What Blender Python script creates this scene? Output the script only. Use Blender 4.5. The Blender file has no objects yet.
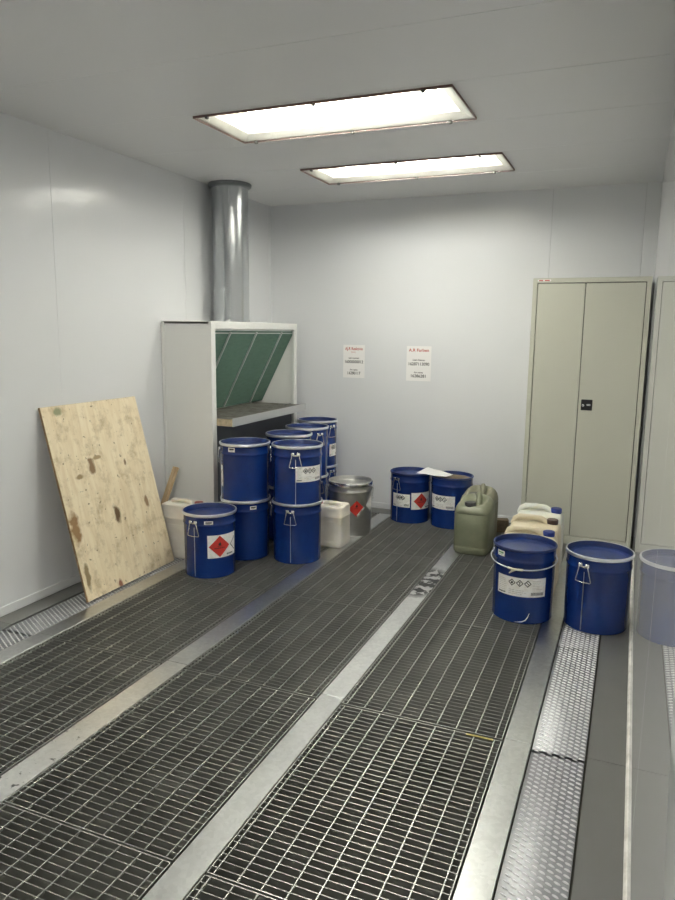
import bpy, bmesh, math, random
from mathutils import Vector, Matrix
PI = math.pi
R = math.radians
random.seed(7)
S = bpy.context.scene
COL = S.collection
W, D, H = 3.064, 5.61, 2.549       # room width (x = -W..0), back wall y, ceiling height
YF = -1.5                           # wall behind the photographer

# ------------------------------------------------------------------ materials
def newmat(name):
    m = bpy.data.materials.new(name); m.use_nodes = True
    nt = m.node_tree
    return m, nt, nt.nodes['Principled BSDF'], nt.nodes['Material Output']

def mat(name, col, rough=0.5, metal=0.0, noise=0.0, nscale=8.0, bump=0.0, bscale=40.0, rvar=0.0, spec=0.5, coat=0.0, col2=None, trans=0.0, sss=0.0, stretch=None):
    m, nt, b, out = newmat(name)
    N, L = nt.nodes, nt.links
    b.inputs['Base Color'].default_value = (*col, 1)
    b.inputs['Roughness'].default_value = rough
    b.inputs['Metallic'].default_value = metal
    b.inputs['Specular IOR Level'].default_value = spec
    b.inputs['Coat Weight'].default_value = coat
    b.inputs['Coat Roughness'].default_value = 0.08
    b.inputs['Transmission Weight'].default_value = trans
    if sss:
        b.inputs['Subsurface Weight'].default_value = sss
        b.inputs['Subsurface Radius'].default_value = (0.02, 0.015, 0.008)
    if noise or bump or rvar:
        tc = N.new('ShaderNodeTexCoord')
        src = tc.outputs['Object']
        if stretch:
            mp = N.new('ShaderNodeMapping'); mp.inputs['Scale'].default_value = stretch
            L.new(src, mp.inputs['Vector']); src = mp.outputs['Vector']
    if noise or rvar:
        n = N.new('ShaderNodeTexNoise'); n.inputs['Scale'].default_value = nscale
        n.inputs['Detail'].default_value = 6; n.inputs['Roughness'].default_value = 0.62
        L.new(src, n.inputs['Vector'])
        if noise:
            mx = N.new('ShaderNodeMix'); mx.data_type = 'RGBA'
            c2 = col2 or tuple(c * 0.55 for c in col)
            mx.inputs['A'].default_value = (*c2, 1); mx.inputs['B'].default_value = (*col, 1)
            mr = N.new('ShaderNodeMapRange'); mr.inputs['From Min'].default_value = 0.5 - noise / 2
            mr.inputs['From Max'].default_value = 0.5 + noise / 2 * 0.4
            mr.inputs['To Min'].default_value = 0.0
            L.new(n.outputs['Fac'], mr.inputs['Value']); L.new(mr.outputs['Result'], mx.inputs['Factor'])
            L.new(mx.outputs['Result'], b.inputs['Base Color'])
        if rvar:
            mr = N.new('ShaderNodeMapRange'); mr.inputs['From Min'].default_value = 0.3; mr.inputs['From Max'].default_value = 0.7
            mr.inputs['To Min'].default_value = max(0.02, rough - rvar); mr.inputs['To Max'].default_value = rough + rvar
            L.new(n.outputs['Fac'], mr.inputs['Value']); L.new(mr.outputs['Result'], b.inputs['Roughness'])
    if bump:
        n2 = N.new('ShaderNodeTexNoise'); n2.inputs['Scale'].default_value = bscale; n2.inputs['Detail'].default_value = 4
        L.new(src, n2.inputs['Vector'])
        bp = N.new('ShaderNodeBump'); bp.inputs['Strength'].default_value = bump; bp.inputs['Distance'].default_value = 0.002
        L.new(n2.outputs['Fac'], bp.inputs['Height']); L.new(bp.outputs['Normal'], b.inputs['Normal'])
    return m

def glossy_wall(name, col, rough, amount, cap=None):
    """coated sandwich panel: white diffuse under a clear glossy skin"""
    m, nt, b, out = newmat(name); N, L = nt.nodes, nt.links
    N.remove(b)
    df = N.new('ShaderNodeBsdfDiffuse'); df.inputs['Color'].default_value = (*col, 1)
    gl = N.new('ShaderNodeBsdfGlossy'); gl.inputs['Roughness'].default_value = rough
    gl.inputs['Color'].default_value = (1, 1, 1, 1)
    fr = N.new('ShaderNodeFresnel'); fr.inputs['IOR'].default_value = 1.45
    mu = N.new('ShaderNodeMath'); mu.operation = 'MULTIPLY'; mu.inputs[1].default_value = amount
    mx = N.new('ShaderNodeMixShader')
    if cap:                    # lacquer skin: reflectance climbs with the viewing slant up to a ceiling set by its haze
        lw = N.new('ShaderNodeLayerWeight'); pw = N.new('ShaderNodeMath'); pw.operation = 'POWER'; pw.inputs[1].default_value = 4.6
        L.new(lw.outputs['Facing'], pw.inputs[0]); L.new(pw.outputs['Value'], mu.inputs[0])
        mn = N.new('ShaderNodeMath'); mn.operation = 'MINIMUM'; mn.inputs[1].default_value = cap
        L.new(mu.outputs['Value'], mn.inputs[0]); L.new(mn.outputs['Value'], mx.inputs['Fac'])
    else:
        L.new(fr.outputs['Fac'], mu.inputs[0]); L.new(mu.outputs['Value'], mx.inputs['Fac'])
    L.new(df.outputs['BSDF'], mx.inputs[1]); L.new(gl.outputs['BSDF'], mx.inputs[2])
    L.new(mx.outputs['Shader'], out.inputs['Surface'])
    return m

def galvanised(name, col, rough, stain=0.0, stain_col=(0.03, 0.03, 0.03), stain_scale=14, stain_box=None):
    m, nt, b, out = newmat(name); N, L = nt.nodes, nt.links
    b.inputs['Metallic'].default_value = 1.0
    tc = N.new('ShaderNodeTexCoord'); src = tc.outputs['Object']
    v = N.new('ShaderNodeTexVoronoi'); v.inputs['Scale'].default_value = 70
    L.new(src, v.inputs['Vector'])
    n = N.new('ShaderNodeTexNoise'); n.inputs['Scale'].default_value = 9; n.inputs['Detail'].default_value = 8; n.inputs['Roughness'].default_value = .7
    L.new(src, n.inputs['Vector'])
    sep = N.new('ShaderNodeSeparateColor'); L.new(v.outputs['Color'], sep.inputs['Color'])
    ad = N.new('ShaderNodeMath'); ad.operation = 'MULTIPLY_ADD'; ad.inputs[1].default_value = 0.35
    L.new(sep.outputs['Red'], ad.inputs[0]); L.new(n.outputs['Fac'], ad.inputs[2])
    cr = N.new('ShaderNodeValToRGB')
    cr.color_ramp.elements[0].position = 0.3; cr.color_ramp.elements[0].color = (*[c * 0.84 for c in col], 1)
    cr.color_ramp.elements[1].position = 0.95; cr.color_ramp.elements[1].color = (*[min(1, c * 1.06) for c in col], 1)
    L.new(ad.outputs['Value'], cr.inputs['Fac'])
    colout = cr.outputs['Color']
    mr = N.new('ShaderNodeMapRange'); mr.inputs['From Min'].default_value = 0.3; mr.inputs['From Max'].default_value = 0.9
    mr.inputs['To Min'].default_value = rough - 0.015; mr.inputs['To Max'].default_value = rough + 0.025
    L.new(ad.outputs['Value'], mr.inputs['Value'])
    rout = mr.outputs['Result']
    if stain:
        n3 = N.new('ShaderNodeTexNoise'); n3.inputs['Scale'].default_value = stain_scale; n3.inputs['Detail'].default_value = 5
        n3.inputs['Roughness'].default_value = 0.6
        L.new(src, n3.inputs['Vector'])
        th = N.new('ShaderNodeMapRange'); th.inputs['From Min'].default_value = 0.62 - stain; th.inputs['From Max'].default_value = 0.66 - stain
        L.new(n3.outputs['Fac'], th.inputs['Value']); fac = th.outputs['Result']
        if stain_box:                       # a dirt patch with its own centre and size (world metres)
            gm = N.new('ShaderNodeNewGeometry')
            mp = N.new('ShaderNodeVectorMath'); mp.operation = 'SUBTRACT'; mp.inputs[1].default_value = stain_box[0]
            L.new(gm.outputs['Position'], mp.inputs[0])
            dv = N.new('ShaderNodeVectorMath'); dv.operation = 'DIVIDE'; dv.inputs[1].default_value = stain_box[1]
            L.new(mp.outputs['Vector'], dv.inputs[0])
            ln = N.new('ShaderNodeVectorMath'); ln.operation = 'LENGTH'; L.new(dv.outputs['Vector'], ln.inputs[0])
            ms = N.new('ShaderNodeMapRange'); ms.inputs['From Min'].default_value = 1.0; ms.inputs['From Max'].default_value = 0.7
            L.new(ln.outputs['Value'], ms.inputs['Value'])
            mu = N.new('ShaderNodeMath'); mu.operation = 'MULTIPLY'
            L.new(fac, mu.inputs[0]); L.new(ms.outputs['Result'], mu.inputs[1]); fac = mu.outputs['Value']
        mx = N.new('ShaderNodeMix'); mx.data_type = 'RGBA'; mx.inputs['B'].default_value = (*stain_col, 1)
        L.new(fac, mx.inputs['Factor']); L.new(colout, mx.inputs['A']); colout = mx.outputs['Result']
        mm = N.new('ShaderNodeMath'); mm.operation = 'MULTIPLY_ADD'; mm.inputs[1].default_value = -0.9; mm.inputs[2].default_value = 1.0
        L.new(fac, mm.inputs[0]); L.new(mm.outputs['Value'], b.inputs['Metallic'])
    L.new(colout, b.inputs['Base Color']); L.new(rout, b.inputs['Roughness'])
    return m

def plywood(name):
    m, nt, b, out = newmat(name); N, L = nt.nodes, nt.links
    b.inputs['Roughness'].default_value = 0.55
    tc = N.new('ShaderNodeTexCoord'); src = tc.outputs['Object']
    def mixc(fac, a, bb):
        x = N.new('ShaderNodeMix'); x.data_type = 'RGBA'
        if isinstance(fac, float): x.inputs['Factor'].default_value = fac
        else: L.new(fac, x.inputs['Factor'])
        for k, vv in (('A', a), ('B', bb)):
            if isinstance(vv, tuple): x.inputs[k].default_value = (*vv, 1)
            else: L.new(vv, x.inputs[k])
        return x.outputs['Result']
    mp = N.new('ShaderNodeMapping'); mp.inputs['Scale'].default_value = (9, 9, 1.3); L.new(src, mp.inputs['Vector'])
    g = N.new('ShaderNodeTexNoise'); g.inputs['Scale'].default_value = 3; g.inputs['Detail'].default_value = 8; g.inputs['Distortion'].default_value = 1.2
    L.new(mp.outputs['Vector'], g.inputs['Vector'])
    cr = N.new('ShaderNodeValToRGB')
    cr.color_ramp.elements[0].position = 0.3; cr.color_ramp.elements[0].color = (0.68, 0.555, 0.365, 1)
    cr.color_ramp.elements[1].position = 0.65; cr.color_ramp.elements[1].color = (0.80, 0.70, 0.51, 1)
    L.new(g.outputs['Fac'], cr.inputs['Fac'])
    c = cr.outputs['Color']
    # dirt smudges, more of them low on the sheet
    n = N.new('ShaderNodeTexNoise'); n.inputs['Scale'].default_value = 9; n.inputs['Detail'].default_value = 8; n.inputs['Roughness'].default_value = 0.72
    L.new(src, n.inputs['Vector'])
    th = N.new('ShaderNodeMapRange'); th.inputs['From Min'].default_value = 0.50; th.inputs['From Max'].default_value = 0.66; th.inputs['To Max'].default_value = 0.75
    L.new(n.outputs['Fac'], th.inputs['Value'])
    c = mixc(th.outputs['Result'], c, (0.40, 0.30, 0.16))
    n2 = N.new('ShaderNodeTexNoise'); n2.inputs['Scale'].default_value = 34; n2.inputs['Detail'].default_value = 3
    L.new(src, n2.inputs['Vector'])
    th2 = N.new('ShaderNodeMapRange'); th2.inputs['From Min'].default_value = 0.66; th2.inputs['From Max'].default_value = 0.70; th2.inputs['To Max'].default_value = 0.8
    L.new(n2.outputs['Fac'], th2.inputs['Value'])
    c = mixc(th2.outputs['Result'], c, (0.16, 0.12, 0.07))
    wn = N.new('ShaderNodeTexNoise'); wn.inputs['Scale'].default_value = 18; wn.inputs['Detail'].default_value = 4; L.new(src, wn.inputs['Vector'])
    # knots: (across from left edge, down from top, half width, half height, colour)
    for (wx, hz, rw, rh, kc) in [(0.48, 0.62, .022, .058, (0.15, .085, .035)), (0.34, 0.34, .026, .045, (.22, .13, .06)), (0.045, .62, .035, .085, (.25, .14, .055)),
                                 (0.84, .61, .016, .04, (.25, .15, .07)), (.34, .985, .022, .03, (.2, .06, .03)), (.05, .87, .02, .07, (.22, .16, .07)), (.15, .03, .04, .02, (.25, .26, .14)),
                                 (.7, .36, .01, .02, (.2, .13, .06)), (.2, .38, .035, .014, (.3, .21, .1)), (.42, .3, .03, .012, (.34, .24, .12))]:
        s = N.new('ShaderNodeVectorMath'); s.operation = 'SUBTRACT'; s.inputs[1].default_value = (-wx * 0.795 + 0.3975 if False else (wx - 0.5) * 0.795, 0, (1 - hz) * 1.1)
        L.new(src, s.inputs[0])
        dv = N.new('ShaderNodeVectorMath'); dv.operation = 'DIVIDE'; dv.inputs[1].default_value = (rw, 10, rh); L.new(s.outputs['Vector'], dv.inputs[0])
        ln = N.new('ShaderNodeVectorMath'); ln.operation = 'LENGTH'; L.new(dv.outputs['Vector'], ln.inputs[0])
        ad = N.new('ShaderNodeMath'); ad.operation = 'MULTIPLY_ADD'; ad.inputs[1].default_value = 2.4; L.new(wn.outputs['Fac'], ad.inputs[0]); L.new(ln.outputs['Value'], ad.inputs[2])
        ms = N.new('ShaderNodeMapRange'); ms.inputs['From Min'].default_value = 2.4; ms.inputs['From Max'].default_value = 1.9; ms.inputs['To Max'].default_value = .97
        L.new(ad.outputs['Value'], ms.inputs['Value'])
        c = mixc(ms.outputs['Result'], c, kc)
    L.new(c, b.inputs['Base Color'])
    return m

def glass_pane_mat(name):
    m, nt, b, out = newmat(name); N, L = nt.nodes, nt.links
    N.remove(b)
    t = N.new('ShaderNodeBsdfTransparent'); t.inputs['Color'].default_value = (0.96, 0.97, 0.95, 1)
    g = N.new('ShaderNodeBsdfGlossy'); g.inputs['Roughness'].default_value = 0.02
    lw = N.new('ShaderNodeLayerWeight'); pw = N.new('ShaderNodeMath'); pw.operation = 'POWER'; pw.inputs[1].default_value = 5
    f = N.new('ShaderNodeMath'); f.operation = 'MULTIPLY_ADD'; f.inputs[1].default_value = .8; f.inputs[2].default_value = .03
    L.new(lw.outputs['Facing'], pw.inputs[0]); L.new(pw.outputs['Value'], f.inputs[0])
    mx = N.new('ShaderNodeMixShader')
    L.new(f.outputs['Value'], mx.inputs['Fac']); L.new(t.outputs['BSDF'], mx.inputs[1]); L.new(g.outputs['BSDF'], mx.inputs[2])
    L.new(mx.outputs['Shader'], out.inputs['Surface'])
    return m

def emis(name, col, s):
    m, nt, b, out = newmat(name)
    b.inputs['Base Color'].default_value = (0.9, 0.9, 0.9, 1)
    b.inputs['Emission Color'].default_value = (*col, 1); b.inputs['Emission Strength'].default_value = s
    return m

M = dict(
    wall=glossy_wall('white coated wall panel', (0.72, 0.73, 0.745), 0.17, 2.0),
    gloss=glossy_wall('glossy white wall panel', (0.77, 0.775, 0.79), 0.0, 1.0, .735),
    ceil=glossy_wall('white coated ceiling panel', (0.76, 0.762, 0.765), 0.25, 0.5),
    skirt=mat('white skirting', (0.72, 0.73, 0.74), 0.4),
    sealant=mat('white sealant', (0.82, 0.80, 0.76), 0.5, noise=.3, nscale=12, col2=(.6, .58, .54)),
    pit=mat('dark pit floor', (0.115, 0.11, 0.085), 0.7, noise=.5, nscale=3, col2=(.075, .072, .058)),
    slab=mat('grey floor', (0.2, 0.2, 0.2), 0.6),
    galv=galvanised('galvanised steel', (0.62, 0.63, 0.62), 0.31),
    galv_spot=galvanised('spotted galvanised steel', (0.66, 0.66, 0.64), 0.31, stain=.02, stain_scale=22, stain_col=(.05, .05, .045), stain_box=((-1.91, 1.62, 0), (.2, .36, .3))),
    galv_dirty=galvanised('oil stained galvanised steel', (0.68, 0.69, 0.68), 0.33, stain=.16, stain_scale=15, stain_col=(.008, .008, .008), stain_box=((-1.16, 4.0, 0), (.12, .30, .3))),
    grate=mat('grating steel', (0.49, 0.49, 0.465), 0.41, 0.85, noise=.5, nscale=5, col2=(.38, .38, .36)),
    tread=galvanised('embossed steel', (0.43, 0.435, 0.45), 0.48),
    tread_glint=mat('glint bright embossed studs', (0.74, 0.74, 0.76), 0.40, .5),  # glints on the studs put into a brighter base colour than the plate
    plate=mat('grey floor plate', (0.18, 0.18, 0.175), 0.38, 0.35, noise=.6, nscale=5, col2=(.17, .17, .16), rvar=.08),
    duct=mat('galvanised duct', (0.55, 0.57, 0.58), 0.24, 1.0, noise=.5, nscale=12, stretch=(1, 1, .15), col2=(.45, .47, .48)),
    collar=mat('grey collar', (0.2, 0.21, 0.22), 0.4, 0.5),
    hood=mat('white hood sheet', (0.70, 0.70, 0.68), 0.42),
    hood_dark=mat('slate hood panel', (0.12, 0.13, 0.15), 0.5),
    filt=mat('green filter mat', (0.105, 0.19, 0.145), 0.95, noise=.6, nscale=26, bump=1.0, bscale=160, col2=(.07, .14, .105), stretch=(1, .5, 2)),
    alu=mat('aluminium rail', (0.62, 0.63, 0.62), 0.35, .8),
    tray=mat('worn tray steel', (0.42, 0.41, 0.38), 0.4, .6, noise=.5, nscale=9, col2=(.2, .18, .15)),
    tray_cap=mat('tan tray end', (0.55, 0.45, 0.30), 0.6, noise=.4, nscale=20),
    cab=mat('grey green cabinet paint', (0.51, 0.51, 0.435), 0.42, bump=.05, bscale=300),
    cab_dark=mat('cabinet gap shade', (0.03, 0.03, 0.025), 0.7),
    black=mat('black plastic', (0.012, 0.012, 0.013), 0.35),
    steel=mat('bright steel', (0.78, 0.78, 0.78), 0.22, 1.0),
    zinc=mat('zinc ring', (0.74, 0.75, 0.78), 0.28, .85),
    blue=mat('blue pail enamel', (0.005, 0.028, 0.165), 0.22, noise=.2, nscale=3, col2=(.0045, .02, .125), spec=.55, bump=.03, bscale=8),
    blue_lid=mat('blue lid enamel', (0.008, 0.025, 0.125), 0.30, noise=.4, nscale=9, col2=(.008, .015, .065), spec=.55),
    metal=mat('tinplate', (0.60, 0.59, 0.57), 0.30, .9, noise=.4, nscale=7, col2=(.50, .49, .47)),
    brown=mat('brown residue', (0.20, 0.14, 0.08), 0.6, noise=.6, nscale=22, col2=(.06, .045, .03)),
    rust=mat('brown lid residue', (.16, .12, .09), .45, .3, noise=.6, nscale=14),
    paper=mat('white label paper', (0.90, 0.89, 0.86), 0.6, noise=.2, nscale=60, col2=(.82, .80, .75)),
    sheet=mat('white paper', (0.80, 0.79, 0.78), 0.65),
    red=mat('red print', (0.50, 0.028, 0.018), 0.5),
    pink=mat('red lettering', (0.45, 0.05, 0.04), 0.6),
    ink=mat('black print', (0.015, 0.015, 0.015), 0.5),
    grey_ink=mat('grey print', (0.42, 0.40, 0.36), 0.6),
    green_ink=mat('green print', (0.08, 0.22, 0.08), 0.6),
    olive=mat('olive plastic', (0.195, 0.205, 0.135), 0.38, noise=.5, nscale=6, col2=(.13, .145, .09), spec=.5),
    olive_pale=mat('dusty olive plastic', (0.21, 0.205, 0.145), 0.42, noise=.5, nscale=7, col2=(.15, .15, .10)),
    beige=mat('beige plastic', (0.62, 0.545, 0.39), 0.4, noise=.4, nscale=6, col2=(.52, .45, .31)),
    white_can=mat('milky plastic', (0.70, 0.70, 0.62), 0.35, sss=.15, noise=.3, nscale=5, col2=(.62, .62, .53)),
    ivory=mat('ivory plastic', (0.74, 0.70, 0.63), 0.4, noise=.3, nscale=7, col2=(.66, .61, .53), sss=.1),
    cap_red=mat('red cap', (0.28, 0.035, 0.025), 0.4),
    cap_blue=mat('blue cap', (0.012, 0.03, 0.20), 0.35),
    cap_brown=mat('dark brown cap', (0.05, 0.025, 0.018), 0.4),
    wood=mat('pale timber', (0.50, 0.37, 0.22), 0.6, noise=.5, nscale=9, stretch=(6, 6, .7), col2=(.36, .25, .13)),
    ply_edge=mat('plywood edge', (0.30, 0.20, 0.10), 0.7, noise=.5, nscale=40, col2=(.17, .11, .05)),
    yellow=mat('yellow plastic', (0.40, 0.34, 0.09), 0.5),
    housing=mat('white lamp housing', (0.82, 0.80, 0.74), 0.5),
    frame=mat('cream lamp flange', (0.76, 0.73, 0.64), 0.45),
    gasket=mat('brown gasket', (0.2, 0.12, 0.10), 0.5),
    tube=emis('lit fluorescent tube', (1.0, 0.975, 0.935), 34.0),
    knob=mat('grey clip', (0.10, 0.095, 0.09), 0.4, .4),
)
M['ply'] = plywood('plywood face')
M['pane'] = glass_pane_mat('clear pane')

# ------------------------------------------------------------------ mesh builder
class MB:
    def __init__(s): s.bm = bmesh.new()
    def face(s, pts):
        return s.bm.faces.new([s.bm.verts.new(p) for p in pts])
    def box(s, a, b, bev=0, seg=2, mtx=None):
        r = bmesh.ops.create_cube(s.bm, size=1); vs = r['verts']
        c = [(a[i] + b[i]) / 2 for i in range(3)]; d = [abs(b[i] - a[i]) for i in range(3)]
        for v in vs: v.co = Vector((c[0] + v.co.x * d[0], c[1] + v.co.y * d[1], c[2] + v.co.z * d[2]))
        if bev:
            es = list({e for v in vs for e in v.link_edges})
            g = bmesh.ops.bevel(s.bm, geom=es, offset=bev, segments=seg, affect='EDGES', profile=0.5)
            vs = list({v for f in g['faces'] for v in f.verts} | {v for v in vs if v.is_valid})
        if mtx is not None:
            for v in vs: v.co = mtx @ v.co
        return vs
    def rings(s, rings, cap0=False, cap1=False, close=True):
        vv = [[s.bm.verts.new(p) for p in r] for r in rings]
        n = len(vv[0])
        for i in range(len(vv) - 1):
            for j in range(n if close else n - 1):
                k = (j + 1) % n
                s.bm.faces.new((vv[i][j], vv[i][k], vv[i + 1][k], vv[i + 1][j]))
        if cap0: s.bm.faces.new(list(reversed(vv[0])))
        if cap1: s.bm.faces.new(vv[-1])
    def lathe(s, prof, n=64, cap0=False, cap1=False, off=(0, 0, 0)):
        s.rings([[(off[0] + r * math.cos(2 * PI * j / n), off[1] + r * math.sin(2 * PI * j / n), off[2] + z) for j in range(n)] for r, z in prof], cap0, cap1)
    def tube(s, pts, r, n=8, closed=False):
        pts = [Vector(p) for p in pts]; m = len(pts); rs = []
        up = None
        for i, p in enumerate(pts):
            if closed: t = (pts[(i + 1) % m] - pts[i - 1])
            else: t = pts[min(i + 1, m - 1)] - pts[max(i - 1, 0)]
            t.normalize()
            if up is None:
                up = Vector((0, 0, 1)) if abs(t.z) < .9 else Vector((1, 0, 0))
            a = t.cross(up).normalized(); b = a.cross(t).normalized(); up = b
            rr = r[i] if isinstance(r, (list, tuple)) else r
            rs.append([p + a * (rr * math.cos(2 * PI * j / n)) + b * (rr * math.sin(2 * PI * j / n)) for j in range(n)])
        if closed: rs.append(rs[0]); s.rings(rs)
        else: s.rings(rs, True, True)
    def loft(s, secs, n=32, cap0=True, cap1=True):
        """secs: (z, half x, half y, exponent, ox, oy) superellipse sections"""
        rs = []
        for (z, hx, hy, e, *o) in secs:
            ox, oy = (o + [0, 0])[:2] if o else (0, 0)
            ring = []
            for j in range(n):
                a = 2 * PI * (j + .5) / n; c, q = math.cos(a), math.sin(a)
                ring.append((ox + hx * math.copysign(abs(c) ** (2 / e), c), oy + hy * math.copysign(abs(q) ** (2 / e), q), z))
            rs.append(ring)
        s.rings(rs, cap0, cap1)
    def build(s, name, m, parent=None, smooth=None, weld=1e-5, recalc=True):
        if weld: bmesh.ops.remove_doubles(s.bm, verts=s.bm.verts, dist=weld)
        if recalc: bmesh.ops.recalc_face_normals(s.bm, faces=s.bm.faces)
        me = bpy.data.meshes.new(name); s.bm.to_mesh(me); s.bm.free()
        for x in (m if isinstance(m, (list, tuple)) else [m]): me.materials.append(x)
        if smooth is not None:
            for f in me.polygons: f.use_smooth = True
            me.set_sharp_from_angle(angle=R(smooth))
        o = bpy.data.objects.new(name, me); COL.objects.link(o)
        if parent: o.parent = parent
        return o

def thing(name, label, cat, loc=(0, 0, 0), rz=0, group=None):
    o = bpy.data.objects.new(name, None); COL.objects.link(o)
    o.empty_display_size = .1; o.location = loc; o.rotation_euler = (0, 0, rz)
    return tag(o, label, cat, group)
def tag(o, label, cat, group=None):
    o['label'] = label; o['category'] = cat
    if group: o['group'] = group
    return o
def struct(o):
    o['kind'] = 'structure'; return o

# ------------------------------------------------------------------ room shell
def profile_lines(a, b, seams, gap=0.0014, depth=0.003):
    pts = [(a, 0)]
    for q in sorted(seams):
        if a < q < b: pts += [(q - gap, 0), (q, depth), (q + gap, 0)]
    return pts + [(b, 0)]
def wall(name, kind, a, b, seams, m):
    mb = MB(); pts = profile_lines(a, b, seams)
    for (p, dp), (q, dq) in zip(pts[:-1], pts[1:]):
        if kind == 'left': c = [(-W - dp, p), (-W - dq, q)]
        elif kind == 'right': c = [(dp, p), (dq, q)]
        elif kind == 'back': c = [(p, D + dp), (q, D + dq)]
        else: c = [(p, YF - dp), (q, YF - dq)]
        q4 = [(*c[0], -.3), (*c[1], -.3), (*c[1], H + .02), (*c[0], H + .02)]
        mb.face(q4 if kind in ('left', 'back') else q4[::-1])
    # thickness behind the sheet
    t = .08
    if kind == 'left': mb.box((-W - t, a, -.3), (-W - .006, b, H + .02))
    elif kind == 'right': mb.box((.006, a, -.3), (t, b, H + .02))
    elif kind == 'back': mb.box((a, D + .006, -.3), (b, D + t, H + .02))
    else: mb.box((a, YF - t, -.3), (b, YF - .006, H + .02))
    return struct(mb.build(name, m, recalc=False))
seamsY = [0.628, 1.855, 3.085, 4.317, 5.545]
wall('wall_left', 'left', YF, D, seamsY, M['wall'])
wall('wall_right', 'right', YF, D, seamsY[:-1], M['gloss'])
wall('wall_back', 'back', -W, 0, [-0.094, -.725], M['wall'])
wall('wall_front', 'front', -W, 0, [-.725, -1.955], M['wall'])

LX = (-2.207, -0.893)
LY = [(3.172, 3.682), (4.408, 4.884), (0.70, 1.21), (-.55, -.04)]
inset = 0.018
def build_ceiling():
    mb = MB()
    pts = profile_lines(YF, D, [-.6, .0, .62, 1.25, 1.9, 2.535, 3.145, 3.76, 4.38, 5.0], .002, .004)
    cuts = set(p for p, _ in pts)
    for y0, y1 in LY: cuts |= {y0 + inset, y1 - inset}
    cuts = sorted(cuts); dz = dict(pts)
    xs = [-W, LX[0] + inset, LX[1] - inset, 0]
    for p, q in zip(cuts[:-1], cuts[1:]):
        hole = any(y0 + inset - 1e-6 <= p and q <= y1 - inset + 1e-6 for y0, y1 in LY)
        for i in range(3):
            if hole and i == 1: continue
            zp, zq = H + dz.get(p, 0), H + dz.get(q, 0)
            mb.face([(xs[i], q, zq), (xs[i + 1], q, zq), (xs[i + 1], p, zp), (xs[i], p, zp)])
    mb.box((-W - .08, YF - .08, H + .2), (.08, D + .08, H + .25))
    return struct(mb.build('ceiling', M['ceil'], recalc=False))
build_ceiling()

def build_floor():
    mb = MB()
    mb.box((-W, YF, -.40), (0, D, -.30))
    # solid ledges below the side plates and behind the photographer
    mb.box((-W, YF, -.30), (-2.640, D, -.018))
    mb.box((-.428, YF, -.30), (0, D, -.018))
    mb.box((-2.640, YF, -.30), (-.428, -.505, -.001))
    mb.box((-2.640, 5.452, -.30), (-.428, D, -.018))
    return struct(mb.build('floor', M['pit']))
build_floor()
# beams that carry the gratings and the strips
for i, (a, b) in enumerate([(-1.968, -1.857), (-1.196, -1.094)]):
    mb = MB(); mb.box((a, -.5, -.30), (b, 5.45, -.0045)); mb.box((a - .02, -.5, -.05), (b + .02, 5.45, -.0325))
    struct(mb.build('trim_%d' % (i + 1), M['pit']))
for i, (a, b) in enumerate([(-2.645, -2.615), (-.45, -.42)]):
    mb = MB(); mb.box((a, -.5, -.05), (b, 5.45, -.0325)); struct(mb.build('trim_%d' % (i + 3), M['pit']))

def skirting(name, pts):
    mb = MB()
    for (a, b) in pts: mb.box(a, b, .003, 1)
    return struct(mb.build(name, M['skirt']))
skirting('baseboard_left', [((-W, YF, 0), (-W + .008, 4.015, .052))])
skirting('baseboard_back', [((-2.64, D - .008, 0), (-.80, D, .052))])
mb = MB()
mb.rings([[(-.010, y, .0), (-.0085, y, .005), (-.003, y, .0115), (.0, y, .013), (0, y, 0)] for y in [YF + i * .2 for i in range(34)] + [5.16]], True, True)
o = struct(mb.build('baseboard_right', M['sealant']))

# ------------------------------------------------------------------ floor covers
def strip(name, x0, x1, ys, m, label, cat, z0=-.0042, z1=0.0, group=None, place=None):
    for i, (a, b) in enumerate(zip(ys[:-1], ys[1:])):
        mb = MB(); mb.box((x0 + .001, a + .001, z0), (x1 - .001, b - .001, z1), .0012, 1)
        o = mb.build(name, m[i] if isinstance(m, list) else m)
        tag(o, label % place[i], cat, group)
J3 = [-.5, 2.503, 5.45]
near_far = ['from the photographer as far as the cross joint', 'from the cross joint back to the rear wall']
strip('cover_strip', -2.737, -2.631, [-.5, 2.5, 5.61], M['galv'], 'galvanised strip left of all gratings, in front of plywood board, %s', 'floor strip', z0=-.017, place=['near half', 'far half'])
strip('cover_strip', -1.968, -1.857, [-.5, 2.51, 5.45], [M['galv_spot'], M['galv']], 'galvanised strip between left and middle gratings, %s', 'floor strip', place=['dark-spotted near half', 'far half ending by the blue pails'])
strip('cover_strip', -1.196, -1.094, [-.5, 2.52, 5.45], [M['galv'], M['galv_dirty']], 'galvanised strip between middle and right gratings, %s', 'floor strip', place=['clean near half', 'far half with black stain'])
strip('cover_strip', -.433, -.334, [-.5, 2.498, 5.61], M['galv'], 'galvanised strip beside the right embossed tread plates, %s', 'floor strip', z0=-.017, place=['warm-toned near half', 'far half under pail'])
strip('floor_plate', -.139, -.001, [-.5, 2.489, 5.61], M['plate'], 'plain grey floor plate along the right wall, %s', 'floor plate', z0=-.017, place=['near the photographer', 'beyond the joint, under clamp-ring pail'])
strip('floor_plate', -3.063, -2.934, [-.5, 2.52, 5.61], M['plate'], 'plain grey floor plate along the left wall, %s', 'floor plate', z0=-.017, place=['near the photographer', 'behind the plywood board'])
mb = MB(); mb.box((-2.629, 5.454, -.017), (-.436, 5.609, 0), .0012, 1)
tag(mb.build('floor_plate', M['plate']), 'narrow grey floor plate along the foot of the back wall', 'floor plate')

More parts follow.
